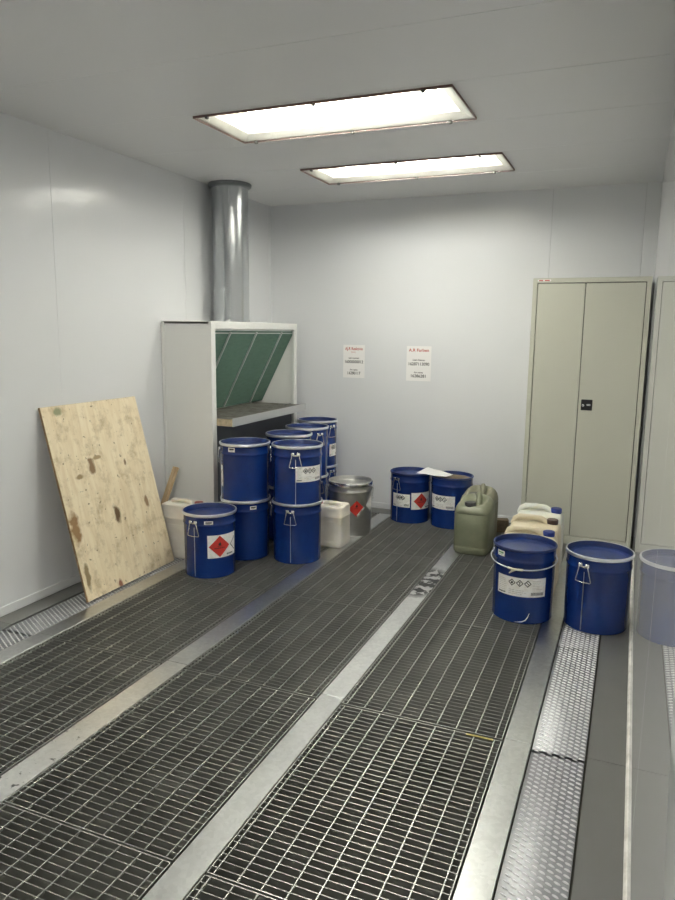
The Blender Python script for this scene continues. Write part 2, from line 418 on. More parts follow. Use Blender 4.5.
# gratings: one mesh shared by every panel
PX, PL = 0.651, 0.985
def grating_meshes():
    mb = MB()
    n = 36; pit = PL / n
    for i in range(1, n):
        y = i * pit
        mb.box((.003, y - .0012, -.030), (PX - .003, y + .0012, 0))
    ro = MB()
    for k in range(9):
        x = .0205 + .0755 * k
        ro.box((x - .0018, .003, -.0075), (x + .0018, PL - .003, .0003))
    fr = MB()
    fr.box((0, 0, -.0305), (.0035, PL, .0002)); fr.box((PX - .0035, 0, -.0305), (PX, PL, .0002))
    fr.box((0, 0, -.0305), (PX, .0035, .0002)); fr.box((0, PL - .0035, -.0305), (PX, PL, .0002))
    return mb, ro, fr
rowY = [-.5 + .002, .492, 1.485, 2.483, 3.474, 4.462]
bays = [(-2.6265, 'left'), (-1.853, 'middle'), (-1.0895, 'right')]
ordn = ['sixth', 'fifth', 'fourth', 'third', 'second', 'first']
first = None
for bx, bn in bays:
    for k, y in enumerate(rowY):
        if k == 0 : pass
        lab = 'galvanised floor grating, %s row, %s from the back wall' % (bn, ordn[k])
        if first is None:
            t = thing('floor_grating', lab, 'grating', (bx, y, 0), 0, 'gratings of the floor')
            a, b, c = grating_meshes()
            a.build('bearing_bars', M['grate'], t, weld=0); b.build('cross_rods', M['grate'], t, weld=0); c.build('edge_frame', M['grate'], t, weld=0)
            first = t
        else:
            t = first.copy(); COL.objects.link(t); t.location = (bx, y, 0); t['label'] = lab
            for ch in first.children:
                q = ch.copy(); COL.objects.link(q); q.parent = t

# embossed tread plates
def tread(width, length):
    mb = MB(); mb.box((.001, .001, -.017), (width - .001, length - .001, -.0052), .0008, 1)
    nx = 4; px = (width - .010) / nx; py = .0125
    ny = int((length - .02) / py)
    cr, sr = math.cos(R(-22)), math.sin(R(-22))
    for j in range(ny):
        for i in range(nx):
            cx = .007 + px * (i + .3 + (0 if j % 2 == 0 else .5)); cy = .014 + j * py
            rs = []
            for (a, b, z) in [(.0105, .0034, -.0053), (.0095, .0030, -.0030), (.0070, .0019, -.0014), (.0030, .0007, -.0008)]:
                rs.append([(cx + a * math.cos(t) * cr - b * math.sin(t) * sr, cy + a * math.cos(t) * sr + b * math.sin(t) * cr, z) for t in [2 * PI * q / 10 for q in range(10)]])
            mb.rings(rs, False, True)
    for f in mb.bm.faces:
        if f.calc_center_median().z > -.00505: f.material_index = 1
    return mb
tw = .186
src = None
for (bx, side) in [(-.3305, 'right'), (-2.9305, 'left')]:
    ys = [-.5, .52, 1.50, 2.45, 3.40, 4.42]
    words = ['under the photographer', 'at the bottom of the picture', 'second from the picture bottom', 'third from the picture bottom', 'fourth from the picture bottom', 'last before the back wall']
    words_l = ['under the photographer', 'second from the photographer', 'left of the left gratings', 'partly behind the plywood board', 'beside the extraction hood', 'under the extraction hood']
    for k, y in enumerate(ys):
        lab = 'embossed anti-slip steel tread plate, %s run, %s' % (side, (words if side == 'right' else words_l)[k])
        if src is None:
            src = tread(tw, .975).build('tread_plate', [M['tread'], M['tread_glint']], weld=0, smooth=50); o = src
        else:
            o = src.copy(); COL.objects.link(o)
        o.location = (bx, y, 0); tag(o, lab, 'tread plate', 'embossed tread plates'); o['label'] = lab

mb = MB(); mb.box((-.572, 2.457, .0006), (-.47, 2.469, .003), .001, 1)
tag(mb.build('plastic_strip', M['yellow']), 'small yellow plastic strip lying on the right row of gratings', 'strip')

# ------------------------------------------------------------------ ceiling lights
def ceiling_light(x0, x1, y0, y1, label):
    t = thing('ceiling_light', label, 'light', ((x0 + x1) / 2, (y0 + y1) / 2, H), 0, 'recessed fluorescent ceiling lights')
    hx, hy = (x1 - x0) / 2, (y1 - y0) / 2
    ix, iy = hx - inset - .001, hy - inset - .001
    mb = MB()
    def rect(a, b, z): return [(-a, -b, z), (a, -b, z), (a, b, z), (-a, b, z)]
    mb.rings([rect(ix, iy, -.004), rect(ix - .05, iy - .05, .018), rect(ix - .056, iy - .056, .06), rect(ix - .075, iy - .075, .125)], False, True)
    mb.rings([rect(ix + .001, iy + .001, .0), rect(ix + .001, iy + .001, .13)], False, True)
    hs = mb.build('housing', M['housing'], t)
    mb = MB()
    mb.rings([rect(hx - .006, hy - .006, -.0005), rect(hx - .006, hy - .006, -.004), rect(ix, iy, -.004), rect(ix, iy, .0)])
    mb.build('flange', M['frame'], t)
    mb = MB(); mb.box((-hx + .004, -hy + .004, -.0105), (hx - .004, hy - .004, -.0055)); mb.build('glass_pane', M['pane'], t)
    mb = MB()
    mb.rings([rect(hx - .0025, hy - .0025, -.012), rect(hx, hy, -.012), rect(hx, hy, -.0005), rect(hx - .0025, hy - .0025, -.0005), rect(hx - .0025, hy - .0025, -.012)])
    mb.build('gasket', M['gasket'], t)
    for k in range(4):
        y = (-.36 + .24 * k) * iy * 1.55
        mb = MB()
        mb.rings([[(x, y + .013 * math.cos(2 * PI * j / 12), .07 + .013 * math.sin(2 * PI * j / 12)) for j in range(12)] for x in (-ix + .125, ix - .125)], True, True)
        tb = mb.build('tube', M['tube'], t)
        for sx in (-1, 1):
            mb = MB(); xx = sx * (ix - .115)
            mb.box((xx - .01, y - .012, .05), (xx + .01, y + .012, .124), .003, 1); mb.build('lamp_holder', M['housing'], tb)
    for sx in (-.88, 0.0, .80):
        for sy in (-1, 1):
            mb = MB(); mb.lathe([(.004, -.002), (.011, -.010), (.011, -.017), (.007, -.020)], 14, True, True, (sx * hx, sy * (hy - .006), 0))
            mb.build('clip', M['knob'], t)
    return t
names = ['nearer and larger-looking of the two lit ceiling lights', 'farther lit ceiling light, closer to the back wall',
         'lit ceiling light above the photographer', 'lit ceiling light behind the photographer']
for (y0, y1), nm in zip(LY, names): ceiling_light(LX[0], LX[1], y0, y1, nm)

# ------------------------------------------------------------------ extraction hood
hx0, hx1, hy0, hy1, hz = -W + .002, -2.667, 4.02, 5.31, 1.557
hood = thing('extraction_hood', 'white sheet-metal extraction hood with green filter against the left wall', 'extraction hood', ((hx0 + hx1) / 2, (hy0 + hy1) / 2, 0))
ho = Vector(hood.location)
def hb(name, boxes, m, parent=hood, bev=.003):
    mb = MB()
    for a, b in boxes: mb.box(Vector(a) - ho, Vector(b) - ho, bev, 1)
    return mb.build(name, m, parent)
hb('side_panel', [((hx0, hy0, .001), (hx1 - .02, hy0 + .02, hz - .002)), ], M['hood'])
hb('side_flange', [((hx0, hy0 - .006, .001), (hx0 + .022, hy0 + .002, hz - .004))], M['hood'])
hb('side_panel', [((hx0, hy1 - .02, .001), (hx1 - .02, hy1, hz - .002))], M['hood'])
hb('top_panel', [((hx0, hy0, hz - .02), (hx1 - .02, hy1, hz))], M['hood'])
hb('back_panel', [((hx0, hy0 + .02, .001), (hx0 + .012, hy1 - .02, hz - .02))], M['hood'])
hb('front_frame', [((hx1 - .022, hy0 - .002, .001), (hx1, hy0 + .052, hz)), ((hx1 - .022, hy1 - .045, .001), (hx1, hy1 + .002, hz)), ((hx1 - .022, hy0 + .05, hz - .050), (hx1, hy1 - .04, hz))], M['hood'], bev=.002)
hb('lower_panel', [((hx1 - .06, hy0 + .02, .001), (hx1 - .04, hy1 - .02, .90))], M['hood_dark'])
# inclined filter
fx0, fz0, fx1, fz1 = -2.985, .915, -2.685, 1.492
fl_ = hb('filter_mat', [], M['filt']) if False else None
mb = MB()
fa, fb_ = hy0 + .025, hy1 - .022
nx_, nz_ = 40, 20
for i in range(1):
    d = Vector((fx1 - fx0, 0, fz1 - fz0)); nrm = Vector((d.z, 0, -d.x)).normalized()
    def P(y, s, o): return Vector((fx0, y, fz0)) + d * s + nrm * o - ho
    mb.rings([[P(fa, 0, 0), P(fa, 1, 0), P(fa, 1, -.02), P(fa, 0, -.02)], [P(fb_, 0, 0), P(fb_, 1, 0), P(fb_, 1, -.02), P(fb_, 0, -.02)]], True, True)
flt = mb.build('filter_mat', M['filt'], hood)
for yy, s0 in [(4.29, .0), (4.66, .0), (5.065, .0)]:
    mb = MB(); mb.rings([[P(yy - .006, s0, .001), P(yy + .006, s0, .001), P(yy + .006, s0, .012), P(yy - .006, s0, .012)], [P(yy - .006, .995, .001), P(yy + .006, .995, .001), P(yy + .006, .995, .012), P(yy - .006, .995, .012)]], True, True)
    mb.build('filter_rail', M['alu'], flt)
hb('filter_header', [((hx1 - .055, fa, 1.475), (hx1 - .023, fb_, 1.507))], M['alu'], bev=.002)
# tray
tx = -2.545
tr = hb('tray', [((-3.04, hy0 + .055, .858), (tx, hy1 - .095, .866)), ((tx - .01, hy0 + .055, .858), (tx, hy1 - .095, .912)), ((-3.04, hy0 + .055, .866), (tx, hy0 + .062, .905)), ((-3.04, hy1 - .1, .866), (tx, hy1 - .095, .905))], M['tray'], bev=.001)
hb('tray_rim', [((tx - .004, hy0 + .052, .858), (tx + .003, hy1 - .09, .914))], M['alu'], tr, bev=.001)
hb('tray_end', [((hx1 + .001, hy0 + .047, .860), (tx - .004, hy0 + .056, .908))], M['tray_cap'], tr, bev=.001)
hb('tray_grid', [((-3.03, hy0 + .064 + .03 * i, .898), (tx - .012, hy0 + .070 + .03 * i, .902)) for i in range(36)], M['tray'], tr, bev=0)
# duct
dx, dy, drr = -2.903, 4.67, .134
duct = thing('duct_pipe', 'round galvanised exhaust duct rising from hood to ceiling', 'duct', (dx, dy, hz))
mb = MB(); mb.lathe([(drr, 0.001), (drr, H - hz - .002)], 72); mb.lathe([(drr - .002, 0.001), (drr - .002, H - hz - .002)], 72); mb.build('pipe', M['duct'], duct, smooth=40)
mb = MB(); mb.box((drr - .001, -.006, .002), (drr + .003, .006, H - hz - .02), .001, 1, Matrix.Rotation(R(-60), 4, 'Z')); mb.build('lock_seam', M['duct'], duct)
mb = MB(); mb.lathe([(drr + .0005, H - hz - .03), (drr + .012, H - hz - .03), (drr + .022, H - hz - .022), (drr + .025, H - hz - .008), (drr + .022, H - hz - .0015)], 64); mb.build('collar', M['collar'], duct, smooth=40)
mb = MB(); mb.lathe([(drr + .0005, .022), (drr + .004, .022), (drr + .006, .001)], 64); mb.build('lower_collar', M['duct'], duct, smooth=40)

# ------------------------------------------------------------------ tall cabinet
cx0, cx1, cy0, cy1, cz = -.779, -.016, 5.195, 5.598, 1.879
cab = thing('metal_cabinet', 'tall grey-green two-door metal cabinet in the right rear corner', 'cabinet', ((cx0 + cx1) / 2, cy0, 0))
co = Vector(cab.location)
def cb(name, boxes, m, parent=cab, bev=.002):
    mb = MB()
    for a, b in boxes: mb.box(Vector(a) - co, Vector(b) - co, bev, 1)
    return mb.build(name, m, parent)
cb('body', [((cx0, cy0, .001), (cx0 + .03, cy1, cz)), ((cx1 - .03, cy0, .001), (cx1, cy1, cz)), ((cx0 + .028, cy0, cz - .032), (cx1 - .028, cy1, cz)), ((cx0 + .028, cy0, .001), (cx1 - .028, cy1, .06)), ((cx0 + .01, cy1 - .012, .01), (cx1 - .01, cy1, cz - .01))], M['cab'])
cb('door_gap_shadow_liner', [((cx0 + .03, cy0 + .03, .06), (cx1 - .03, cy0 + .034, cz - .032))], M['cab_dark']).name = 'door_gap_shade'  # near-black sheet standing in for the shade inside the door gaps
midx = -.4285
for a, b, side in [(cx0 + .034, midx - .002, 0), (midx + .002, cx1 - .034, 1)]:
    dr = cb('door', [((a, cy0 + .003, .064), (b, cy0 + .021, cz - .037))], M['cab'], bev=.003)
    if side == 1:
        lk = cb('lock_plate', [((a + .018, cy0 - .004, .975), (a + .093, cy0 + .004, 1.05))], M['black'], dr, bev=.003)
cb('lock_handle', [((midx + .057, cy0 - .012, 1.008), (midx + .083, cy0 - .003, 1.020))], M['steel'], lk.parent)
mb = MB(); mb.lathe([(.009, 0), (.009, .012), (.006, .014)], 16, True, True)
k = mb.build('key_cylinder', M['steel'], lk.parent); k.location = Vector((midx + .034, cy0 - .003, 1.01)) - co; k.rotation_euler = (R(90), 0, 0)

def text_mb(mb, s, size, x, z, width=None, bold=False):
    cu = bpy.data.curves.new('t', 'FONT'); cu.body = s; cu.size = size; cu.align_x = 'CENTER'; cu.align_y = 'CENTER'
    if bold: cu.offset = size * .018
    o = bpy.data.objects.new('t', cu); COL.objects.link(o)
    bpy.context.view_layer.update()
    me = bpy.data.meshes.new_from_object(o.evaluated_get(bpy.context.evaluated_depsgraph_get()))
    xs = [v.co.x for v in me.vertices]; w = max(xs) - min(xs); k = width / w if width else 1
    vs = [mb.bm.verts.new((x + v.co.x * k, 0, z + v.co.y)) for v in me.vertices]
    for p in me.polygons:
        try: mb.bm.faces.new([vs[i] for i in p.vertices])
        except ValueError: pass
    bpy.data.objects.remove(o); bpy.data.curves.remove(cu); bpy.data.meshes.remove(me)
mb = MB(); mb.box((-.045, -.0008, -.006), (.045, .0004, .006))
st = mb.build('maker_sticker', M['sheet'], cab); st.location = Vector((cx0 + .075, cy0 - .0006, cz - .016)) - co
mb = MB()
for a, b in [(-.036, -.008), (.002, .036)]:
    mb.box((a, -.0013, -.0035), (b, -.0009, .0035))
mb.build('sticker_print', M['pink'], st)

# ------------------------------------------------------------------ wall notices
def notice(x0, x1, z0, z1, title, sub, l1, n1, l2, n2, label, wt):
    t = thing('wall_notice', label, 'notice', ((x0 + x1) / 2, D - .001, z0), 0, 'printed notices on the back wall')
    w, h = x1 - x0, z1 - z0
    mb = MB(); mb.box((-w / 2, -.0012, 0), (w / 2, .0004, h)); mb.build('sheet', M['sheet'], t)
    mb = MB(); text_mb(mb, title, .034, .0, h * .88, w * wt, True)
    if sub: text_mb(mb, sub, .018, -.005, h * .785)
    o = mb.build('red_title', M['pink'], t, weld=0); o.location = (0, -.0017, 0)
    mb = MB(); text_mb(mb, l1, .021, 0, h * .60, w * .48, True); text_mb(mb, n1, .034, 0, h * .485, w * .84, True)
    text_mb(mb, l2, .021, 0, h * .245, w * .36, True); text_mb(mb, n2, .034, 0, h * .14, w * .6, True)
    o = mb.build('black_print', M['ink'], t, weld=0); o.location = (0, -.0017, 0)
notice(-2.374, -2.180, 1.112, 1.388, 'AJ.R Reaktivin', '(xxx)', 'Lief.-nummer', '16000000012', 'Art.-name', '16280117', 'white printed notice with red title, left one on the back wall', .82)
notice(-1.813, -1.606, 1.105, 1.388, 'A.R Farben', None, 'Lief.-Name', '16287113090', 'Art.-name', '16286281', 'white printed notice with red title, right one on the back wall', .82)

# ------------------------------------------------------------------ decals on a cylinder
def rb(z): return .1555 + .0045 * z / .38
def wrap(polys, ac, zc, off, step=.012):
    """flat polygons (s to the right, t up, metres from the label centre) laid on the pail's side"""
    bm = bmesh.new()
    for p in polys:
        f = bm.faces.new([bm.verts.new((s, t, 0)) for s, t in p])
    bmesh.ops.triangulate(bm, faces=bm.faces)
    xs = [v.co.x for v in bm.verts]; a, b = min(xs), max(xs); k = a + step
    while k < b:
        bmesh.ops.bisect_plane(bm, geom=bm.verts[:] + bm.edges[:] + bm.faces[:], plane_co=(k, 0, 0), plane_no=(1, 0, 0)); k += step
    for v in bm.verts:
        z = zc + v.co.y; r = rb(z) + off; an = R(ac) + v.co.x / .158
        v.co = Vector((r * math.cos(an), r * math.sin(an), z))
    bmesh.ops.recalc_face_normals(bm, faces=bm.faces)
    mb = MB(); mb.bm.free(); mb.bm = bm
    return mb
def rect2(a, b, c, d): return [(a, b), (c, b), (c, d), (a, d)]
def dia(cx, cy, h): return [(cx - h, cy), (cx, cy - h), (cx + h, cy), (cx, cy + h)]
def flame(cx, cy, k):
    pts = [(-.30, -.42), (.30, -.42), (.42, -.1), (.34, .2), (.22, .05), (.2, .45), (.0, .75), (.02, .4), (-.12, .15), (-.2, .32), (-.36, .1), (-.42, -.15)]
    return [(cx + a * k, cy + b * k) for a, b in pts]
def lines(x0, x1, y0, y1, n, th=.0022, seed=1):
    rnd = random.Random(seed); out = []
    for i in range(n):
        y = y1 - (y1 - y0) * (i + .5) / n; x = x0; e = x0 + (x1 - x0) * rnd.uniform(.6, 1)
        while x < e - .004:
            q = min(e, x + rnd.uniform(.006, .02)); out.append(rect2(x, y - th / 2, q, y + th / 2)); x = q + .0025
    return out

def wrap_label(parent, ac, zc, w, h, name='label'):
    return wrap([rect2(-w / 2, -h / 2, w / 2, h / 2)], ac, zc, .0008).build(name, M['paper'], parent, smooth=60)
def text_label(parent, a0, a1, z0, z1, big=True, seed=1):
    ac, zc = (a0 + a1) / 2, (z0 + z1) / 2; w, h = R(a1 - a0) * .158, z1 - z0
    lb = wrap_label(parent, ac, zc, w, h)
    x = -w / 2
    pr = lines(x + .01, x + w * .24, -h * .40, h * .38, 8, seed=seed) + lines(x + w * .27, x + w * .66, -h * .42, -h * .12, 3, seed=seed + 1) + lines(x + w * .72, x + w * .96, -h * .12, h * .40, 6, .0018, seed + 2)
    wrap(pr, ac, zc, .0014).build('print', M['grey_ink'], lb, weld=0)
    dk = []
    for i in range(26):
        xx = x + w * .70 + i * w * .26 / 26; dk.append(rect2(xx, -h * .40, xx + w * .26 / 26 * (.4 if i % 3 else .75), -h * .24))
    dk.append(rect2(x + w * .03, -h * .42, x + w * .20, -h * .37))
    d = h * .19
    for j in range(3):
        c = x + w * (.33 + .15 * j); yy = h * .22
        for (p, q) in [(0, 1), (1, 2), (2, 3), (3, 0)]:
            A, B = dia(c, yy, d), dia(c, yy, d * .70)
            dk.append([A[p], A[q], B[q], B[p]])
        if j == 0: dk.append([(c + a * d * .45, yy + b * d * .45) for a, b in [(-.9, -.5), (0, -.9), (.9, -.5), (.5, .2), (.9, .8), (0, .5), (-.8, .9), (-.5, .2)]])
        if j == 1: dk += [rect2(c - d * .1, yy - d * .5, c + d * .1, yy + d * .4), rect2(c - d * .35, yy + d * .1, c + d * .35, yy + d * .25)]
        if j == 2: dk.append([(c - d * .45, yy + d * .3), (c - d * .3, yy + d * .42), (c + d * .5, yy - d * .25), (c + d * .3, yy - d * .4)])
    wrap(dk, ac, zc, .0016).build('hazard_marks', M['ink'], lb, weld=0)
    return lb
def flame_label(parent, a0, a1, z0, z1, dc, second=True, hh=None):
    """white square with the red flammable diamond at angle dc"""
    ac, zc = (a0 + a1) / 2, (z0 + z1) / 2; w, h = R(a1 - a0) * .158, z1 - z0
    lb = wrap_label(parent, ac, zc, w, h, 'hazard_label')
    s = R(dc - ac) * .158; hh = hh or h * .475
    wrap([dia(s, 0, hh)], ac, zc, .0013).build('red_diamond', M['red'], lb)
    bl = [flame(s, hh * .22, hh * .34), rect2(s - hh * .22, hh * .0, s + hh * .22, hh * .045)]
    for i in range(6): bl.append(rect2(s - hh * .5 + i * hh * .17, -hh * .20, s - hh * .5 + i * hh * .17 + hh * .12, -hh * .10))
    if second:
        c = s + hh * 1.12
        e = w / 2 - .002
        for k in (1, -1):
            pts = [(c - hh * .02, 0.0), (min(e, c + hh * .62), k * hh * .66), (min(e, c + hh * .66), k * hh * .58), (c + hh * .06, 0.0)]
            bl.append(pts if k > 0 else list(reversed(pts)))
        for i in range(4): bl.append(rect2(c - hh * .42 + i * hh * .2, -hh * .88, c - hh * .42 + i * hh * .2 + hh * .14, -hh * .74))
    wrap(bl, ac, zc, .0017).build('flame_mark', M['ink'], lb, weld=0)
    return lb
def small_sticker(parent, a0, a1, z0, z1, ink='ink'):
    ac, zc = (a0 + a1) / 2, (z0 + z1) / 2; w, h = R(a1 - a0) * .158, z1 - z0
    lb = wrap_label(parent, ac, zc, w, h, 'sticker')
    wrap([rect2(-w * .36, -h * .05, w * .36, h * .3), rect2(-w * .36, -h * .28, w * .2, -h * .16)], ac, zc, .0015).build('print', M[ink], lb, weld=0)

# ------------------------------------------------------------------ pails
PH = .40
BODY = [(0, .012), (.148, .012), (.1535, .008), (.1555, .001), (.1572, .004), (.1562, .012)] + [(rb(z), z) for z in (.05, .12, .2, .28, .318)] + \
       [(rb(.33) + .0012, .322), (rb(.33) + .0035, .328), (rb(.33) + .0035, .334), (rb(.33) + .0012, .340), (rb(.34), .344), (rb(.37), .37), (.1605, .386)]
def pt(a, z, r): return (r * math.cos(R(a)), r * math.sin(R(a)), z)
PROTO = {}
def build_proto():
    # shared meshes for body, lid, ring, handle
    mb = MB(); mb.lathe(BODY, 96); body = mb.build('body', M['blue'], None, smooth=35)
    mb = MB(); mb.lathe([(.1612, .385), (.1655, .389), (.1665, .395), (.1640, .400), (.1595, .3995), (.1578, .396), (.1568, .378), (.1555, .3745), (.150, .3735), (.128, .3735), (.1262, .3755), (.122, .3765), (.06, .3760), (0, .3750)], 96)
    lid = mb.build('lid', M['blue_lid'], None, smooth=35)
    mb = MB(); mb.lathe([(.1618, .3835), (.1668, .3845), (.1685, .389), (.1688, .396), (.1672, .4010), (.1630, .4025), (.1600, .4010)], 96); ring = mb.build('clamp_ring', M['zinc'], None, smooth=40)
    mb = MB()
    rr = .1700
    mb.tube([pt(-5, .357, rr), pt(-7, .352, rr + .004), pt(-13.5, .272, rr + .003), pt(-12.5, .268, rr + .003), pt(0, .267, rr + .004), pt(12.5, .268, rr + .003), pt(13.5, .272, rr + .003), pt(7, .352, rr + .004), pt(5, .357, rr)], .0024, 8)
    hd = mb.build('side_handle', M['steel'], None, smooth=50)
    mb = MB()
    for s in (-6, 6):
        mb.box((.1585, -.011, .344), (.176, .011, .364), .004, 2, Matrix.Rotation(R(s), 4, 'Z'))
    mb.box((.1585, -.016, .340), (.1665, .016, .349), .002, 1)
    br = mb.build('handle_bracket', M['steel'], None, smooth=50)
    mb = MB(); mb.box((.1555, -.0016, .012), (.1608, .0016, .318), .0005, 1); seam = mb.build('weld_seam', M['zinc'], None)
    mb = MB(); mb.box((.1670, -.03, .385), (.1735, .03, .3985), .002, 1); mb.tube([pt(-11, .392, .172), pt(-3, .391, .178), pt(4, .391, .178), pt(11, .392, .172)], .003, 6)
    lev = mb.build('clamp_lever', M['zinc'], None, smooth=50)
    for k, o in dict(body=body, lid=lid, ring=ring, hd=hd, br=br, seam=seam, lev=lev).items():
        PROTO[k] = o.data; bpy.data.objects.remove(o)
build_proto()
def inst(name, key, parent, rz=0, m=None):
    me = PROTO[key]
    if m is not None and me.materials[0] is not m:
        me = me.copy(); me.materials[0] = m
    o = bpy.data.objects.new(name, me); COL.objects.link(o); o.parent = parent; o.rotation_euler = (0, 0, rz); return o
def pail(x, y, z, label, ring=True, ha=-90, lev=30, bodymat=None, lidmat=None, group='blue steel pails', handles=True):
    t = thing('steel_pail', label, 'pail', (x, y, z), 0, group)
    inst('body', 'body', t, 0, bodymat)
    inst('lid', 'lid', t, 0, lidmat)
    if ring:
        rg = inst('clamp_ring', 'ring', t); inst('clamp_lever', 'lev', rg, R(lev))
    if handles:
        for q in (0, 180):
            h = inst('side_handle', 'hd', t, R(ha + q)); b = inst('handle_bracket', 'br', h)
        inst('weld_seam', 'seam', t, R(ha))
    return t
ZS = .3745
G2 = 'blue steel pails'
pL = pail(-2.462, 3.645, 0, 'single blue pail with flame label beside the plywood board', ha=-93, lev=95)
small_sticker(pL, -69, -50, .338, .362); flame_label(pL, -63, 12, .128, .272, -35.5)
a1 = pail(-2.431, 4.037, 0, 'lower pail of the leftmost two-high blue stack', ha=-150, lev=-118)
small_sticker(a1, -49.5, -34, .345, .368)
a2 = pail(-2.431, 4.037, ZS, 'upper pail of leftmost blue stack, small sticker under the rim', ha=-150, lev=-62)
small_sticker(a2, -101.7, -84, .350, .378); flame_label(a2, -215, -127, .11, .25, -172)
b1 = pail(-2.082, 4.113, 0, 'lower pail of the front blue stack, beside the ivory canister', ha=-80, lev=100)
b2 = pail(-2.082, 4.113, ZS, 'upper pail of front blue stack, white label and drop handle', ha=-68, lev=120)
text_label(b2, -68, 3, .172, .272, seed=3)
c1 = pail(-2.346, 4.52, 0, 'lower pail hidden between front stacks, behind leftmost blue stack', ha=170, lev=100)
c2 = pail(-2.346, 4.52, ZS, 'upper pail peeking over and between the two front blue stacks', ha=170, lev=-20)
d1 = pail(-2.39, 4.922, 0, 'lower pail of the second-rearmost blue stack', ha=150, lev=90)
d2 = pail(-2.39, 4.922, ZS, 'upper pail of the second-rearmost blue stack, just before the rearmost', ha=150, lev=90)
e1 = pail(-2.492, 5.346, 0, 'lower pail of the rearmost stack beside the hood', ha=160, lev=90)
e2 = pail(-2.492, 5.346, ZS, 'upper pail of rearmost stack, tallest-standing, white label at right', ha=160, lev=90)
text_label(e2, -27, 12, .105, .207, seed=5)
k1 = pail(-1.683, 5.386, 0, 'left of two blue pails by the back wall, red flame label', ring=False, ha=-114)
text_label(k1, -131, -74, .13, .236, seed=7); flame_label(k1, -70, -4, .115, .25, -40)
k2 = pail(-1.338, 5.362, 0, 'right of two blue pails by back wall, tan residue on lid', ring=False, ha=-150, handles=False)
text_label(k2, -147, -67, .152, .26, seed=9)
mb = MB(); mb.lathe([(0, .3785), (.10, .379), (.13, .3775), (.146, .3742)], 40); mb.build('lid_residue', M['brown'], k2, smooth=60)
r1 = pail(-.553, 3.753, 0, 'blue pail with wire bail handle and wide white hazard label', ring=False, handles=False)
text_label(r1, -136, -38, .148, .250, seed=11); small_sticker(r1, -141, -122, .347, .375, 'green_ink')
mb = MB()
bail = [pt(-178 + 4 * i * 1.0, .338 - .034 * math.sin(PI * i / 45) ** .8, .163 + .026 * math.sin(PI * i / 45) ** .5) for i in range(46)]
mb.tube(bail, .0032, 8)
bl = mb.build('bail_handle', M['zinc'], r1, smooth=50)
mb = MB(); mb.tube([pt(-108, .306, .189), pt(-100, .303, .190), pt(-92, .3035, .190), pt(-84, .304, .189)], .0062, 8)
mb.tube([pt(-96, .303, .190), pt(-101, .292, .188), pt(-106, .277, .185)], [.007, .006, .003], 8); mb.build('handle_tie', M['white_can'], bl, smooth=50)
mb = MB()
for q in (-178, 2): mb.lathe([(.012, 0), (.012, .006), (.006, .009)], 14, True, True)
mb.bm.free(); mb = MB()
for q in (-178, 2): mb.box((.158, -.012, .326), (.166, .012, .35), .004, 2, Matrix.Rotation(R(q), 4, 'Z'))
mb.build('bail_ear', M['zinc'], r1)
mb = MB(); mb.tube([pt(-68, .062, .1567), pt(-71, .04, .1567), pt(-75, .022, .1567), pt(-82, .012, .1567), pt(-95, .006, .1567)], [.0008, .0025, .003, .003, .001], 6); mb.build('paint_drip', M['sheet'], r1)
r2 = pail(-.179, 3.772, 0, 'blue pail with zinc clamp ring against the right wall', ha=-113, lev=80)
# bright metal pail
mp = pail(-1.991, 4.842, 0, 'bare metal pail with red flame diamond, beside ivory canister', ring=False, ha=20, bodymat=M['metal'], lidmat=M['metal'], group=None)
mb = MB(); mb.lathe([(.1625, .372), (.1660, .374), (.1672, .385), (.1672, .394), (.1645, .4006)], 96); mb.build('rim_band', M['steel'], mp, smooth=40)
flm = wrap([dia(0, 0, .062)], -51, .213, .0013).build('red_diamond', M['red'], mp)
bl_ = [flame(0, .02, .022), rect2(-.014, .002, .014, .005)]
wrap(bl_, -51, .213, .0019).build('flame_mark', M['ink'], flm, weld=0)
wp = wrap([[(.008, -.058), (.068, .002), (.060, .012), (.0, -.050)]], -51, .213, .0016).build('label_strip', M['paper'], mp)
wrap([[(.022, -.040), (.046, -.016), (.043, -.012), (.019, -.036)]], -51, .213, .0021).build('print', M['ink'], wp)
wrap([dia(0, 0, .062)], 1, .233, .0012).build('white_diamond', M['paper'], mp)

# loose sheet lying over the two back pails
mb = MB()
P4 = [(-1.609, 5.27), (-1.585, 5.545), (-1.327, 5.346), (-1.346, 5.185)]
nu, nv = 8, 5
grid = []
for i in range(nu + 1):
    row = []
    for j in range(nv + 1):
        u, v = i / nu, j / nv
        a = Vector((*P4[0], 0)).lerp(Vector((*P4[3], 0)), u); b = Vector((*P4[1], 0)).lerp(Vector((*P4[2], 0)), u); p = a.lerp(b, v)
        p.z = .4055 + .004 * math.sin(5 * u + 2 * v) ** 2 + .007 * u * (1 - v) ; row.append(p)
    grid.append(row)
gv = [[mb.bm.verts.new(p) for p in r] for r in grid]
for i in range(nu):
    for j in range(nv): mb.bm.faces.new((gv[i][j], gv[i + 1][j], gv[i + 1][j + 1], gv[i][j + 1]))
r = bmesh.ops.solidify(mb.bm, geom=mb.bm.faces[:], thickness=.0012)
tag(mb.build('paper_sheet', M['sheet'], None, smooth=40), 'loose white paper sheet lying across the two pails at back wall', 'paper')

# ------------------------------------------------------------------ plywood board and stick
bw, bh, bt = .795, 1.098, .015
dxb = .27
lean = math.atan2(dxb, 1.06)
board = thing('plywood_board', 'stained plywood sheet with dark knots leaning on the left wall', 'board', (-2.772, 3.297, .008))
board.rotation_euler = (0, -lean, R(90) * 0)
mb = MB(); mb.box((-bw / 2, 0, 0), (bw / 2, bt * .8, bh)); fc = mb.build('face_sheet', M['ply'], board)
fc.rotation_euler = (0, 0, R(90))
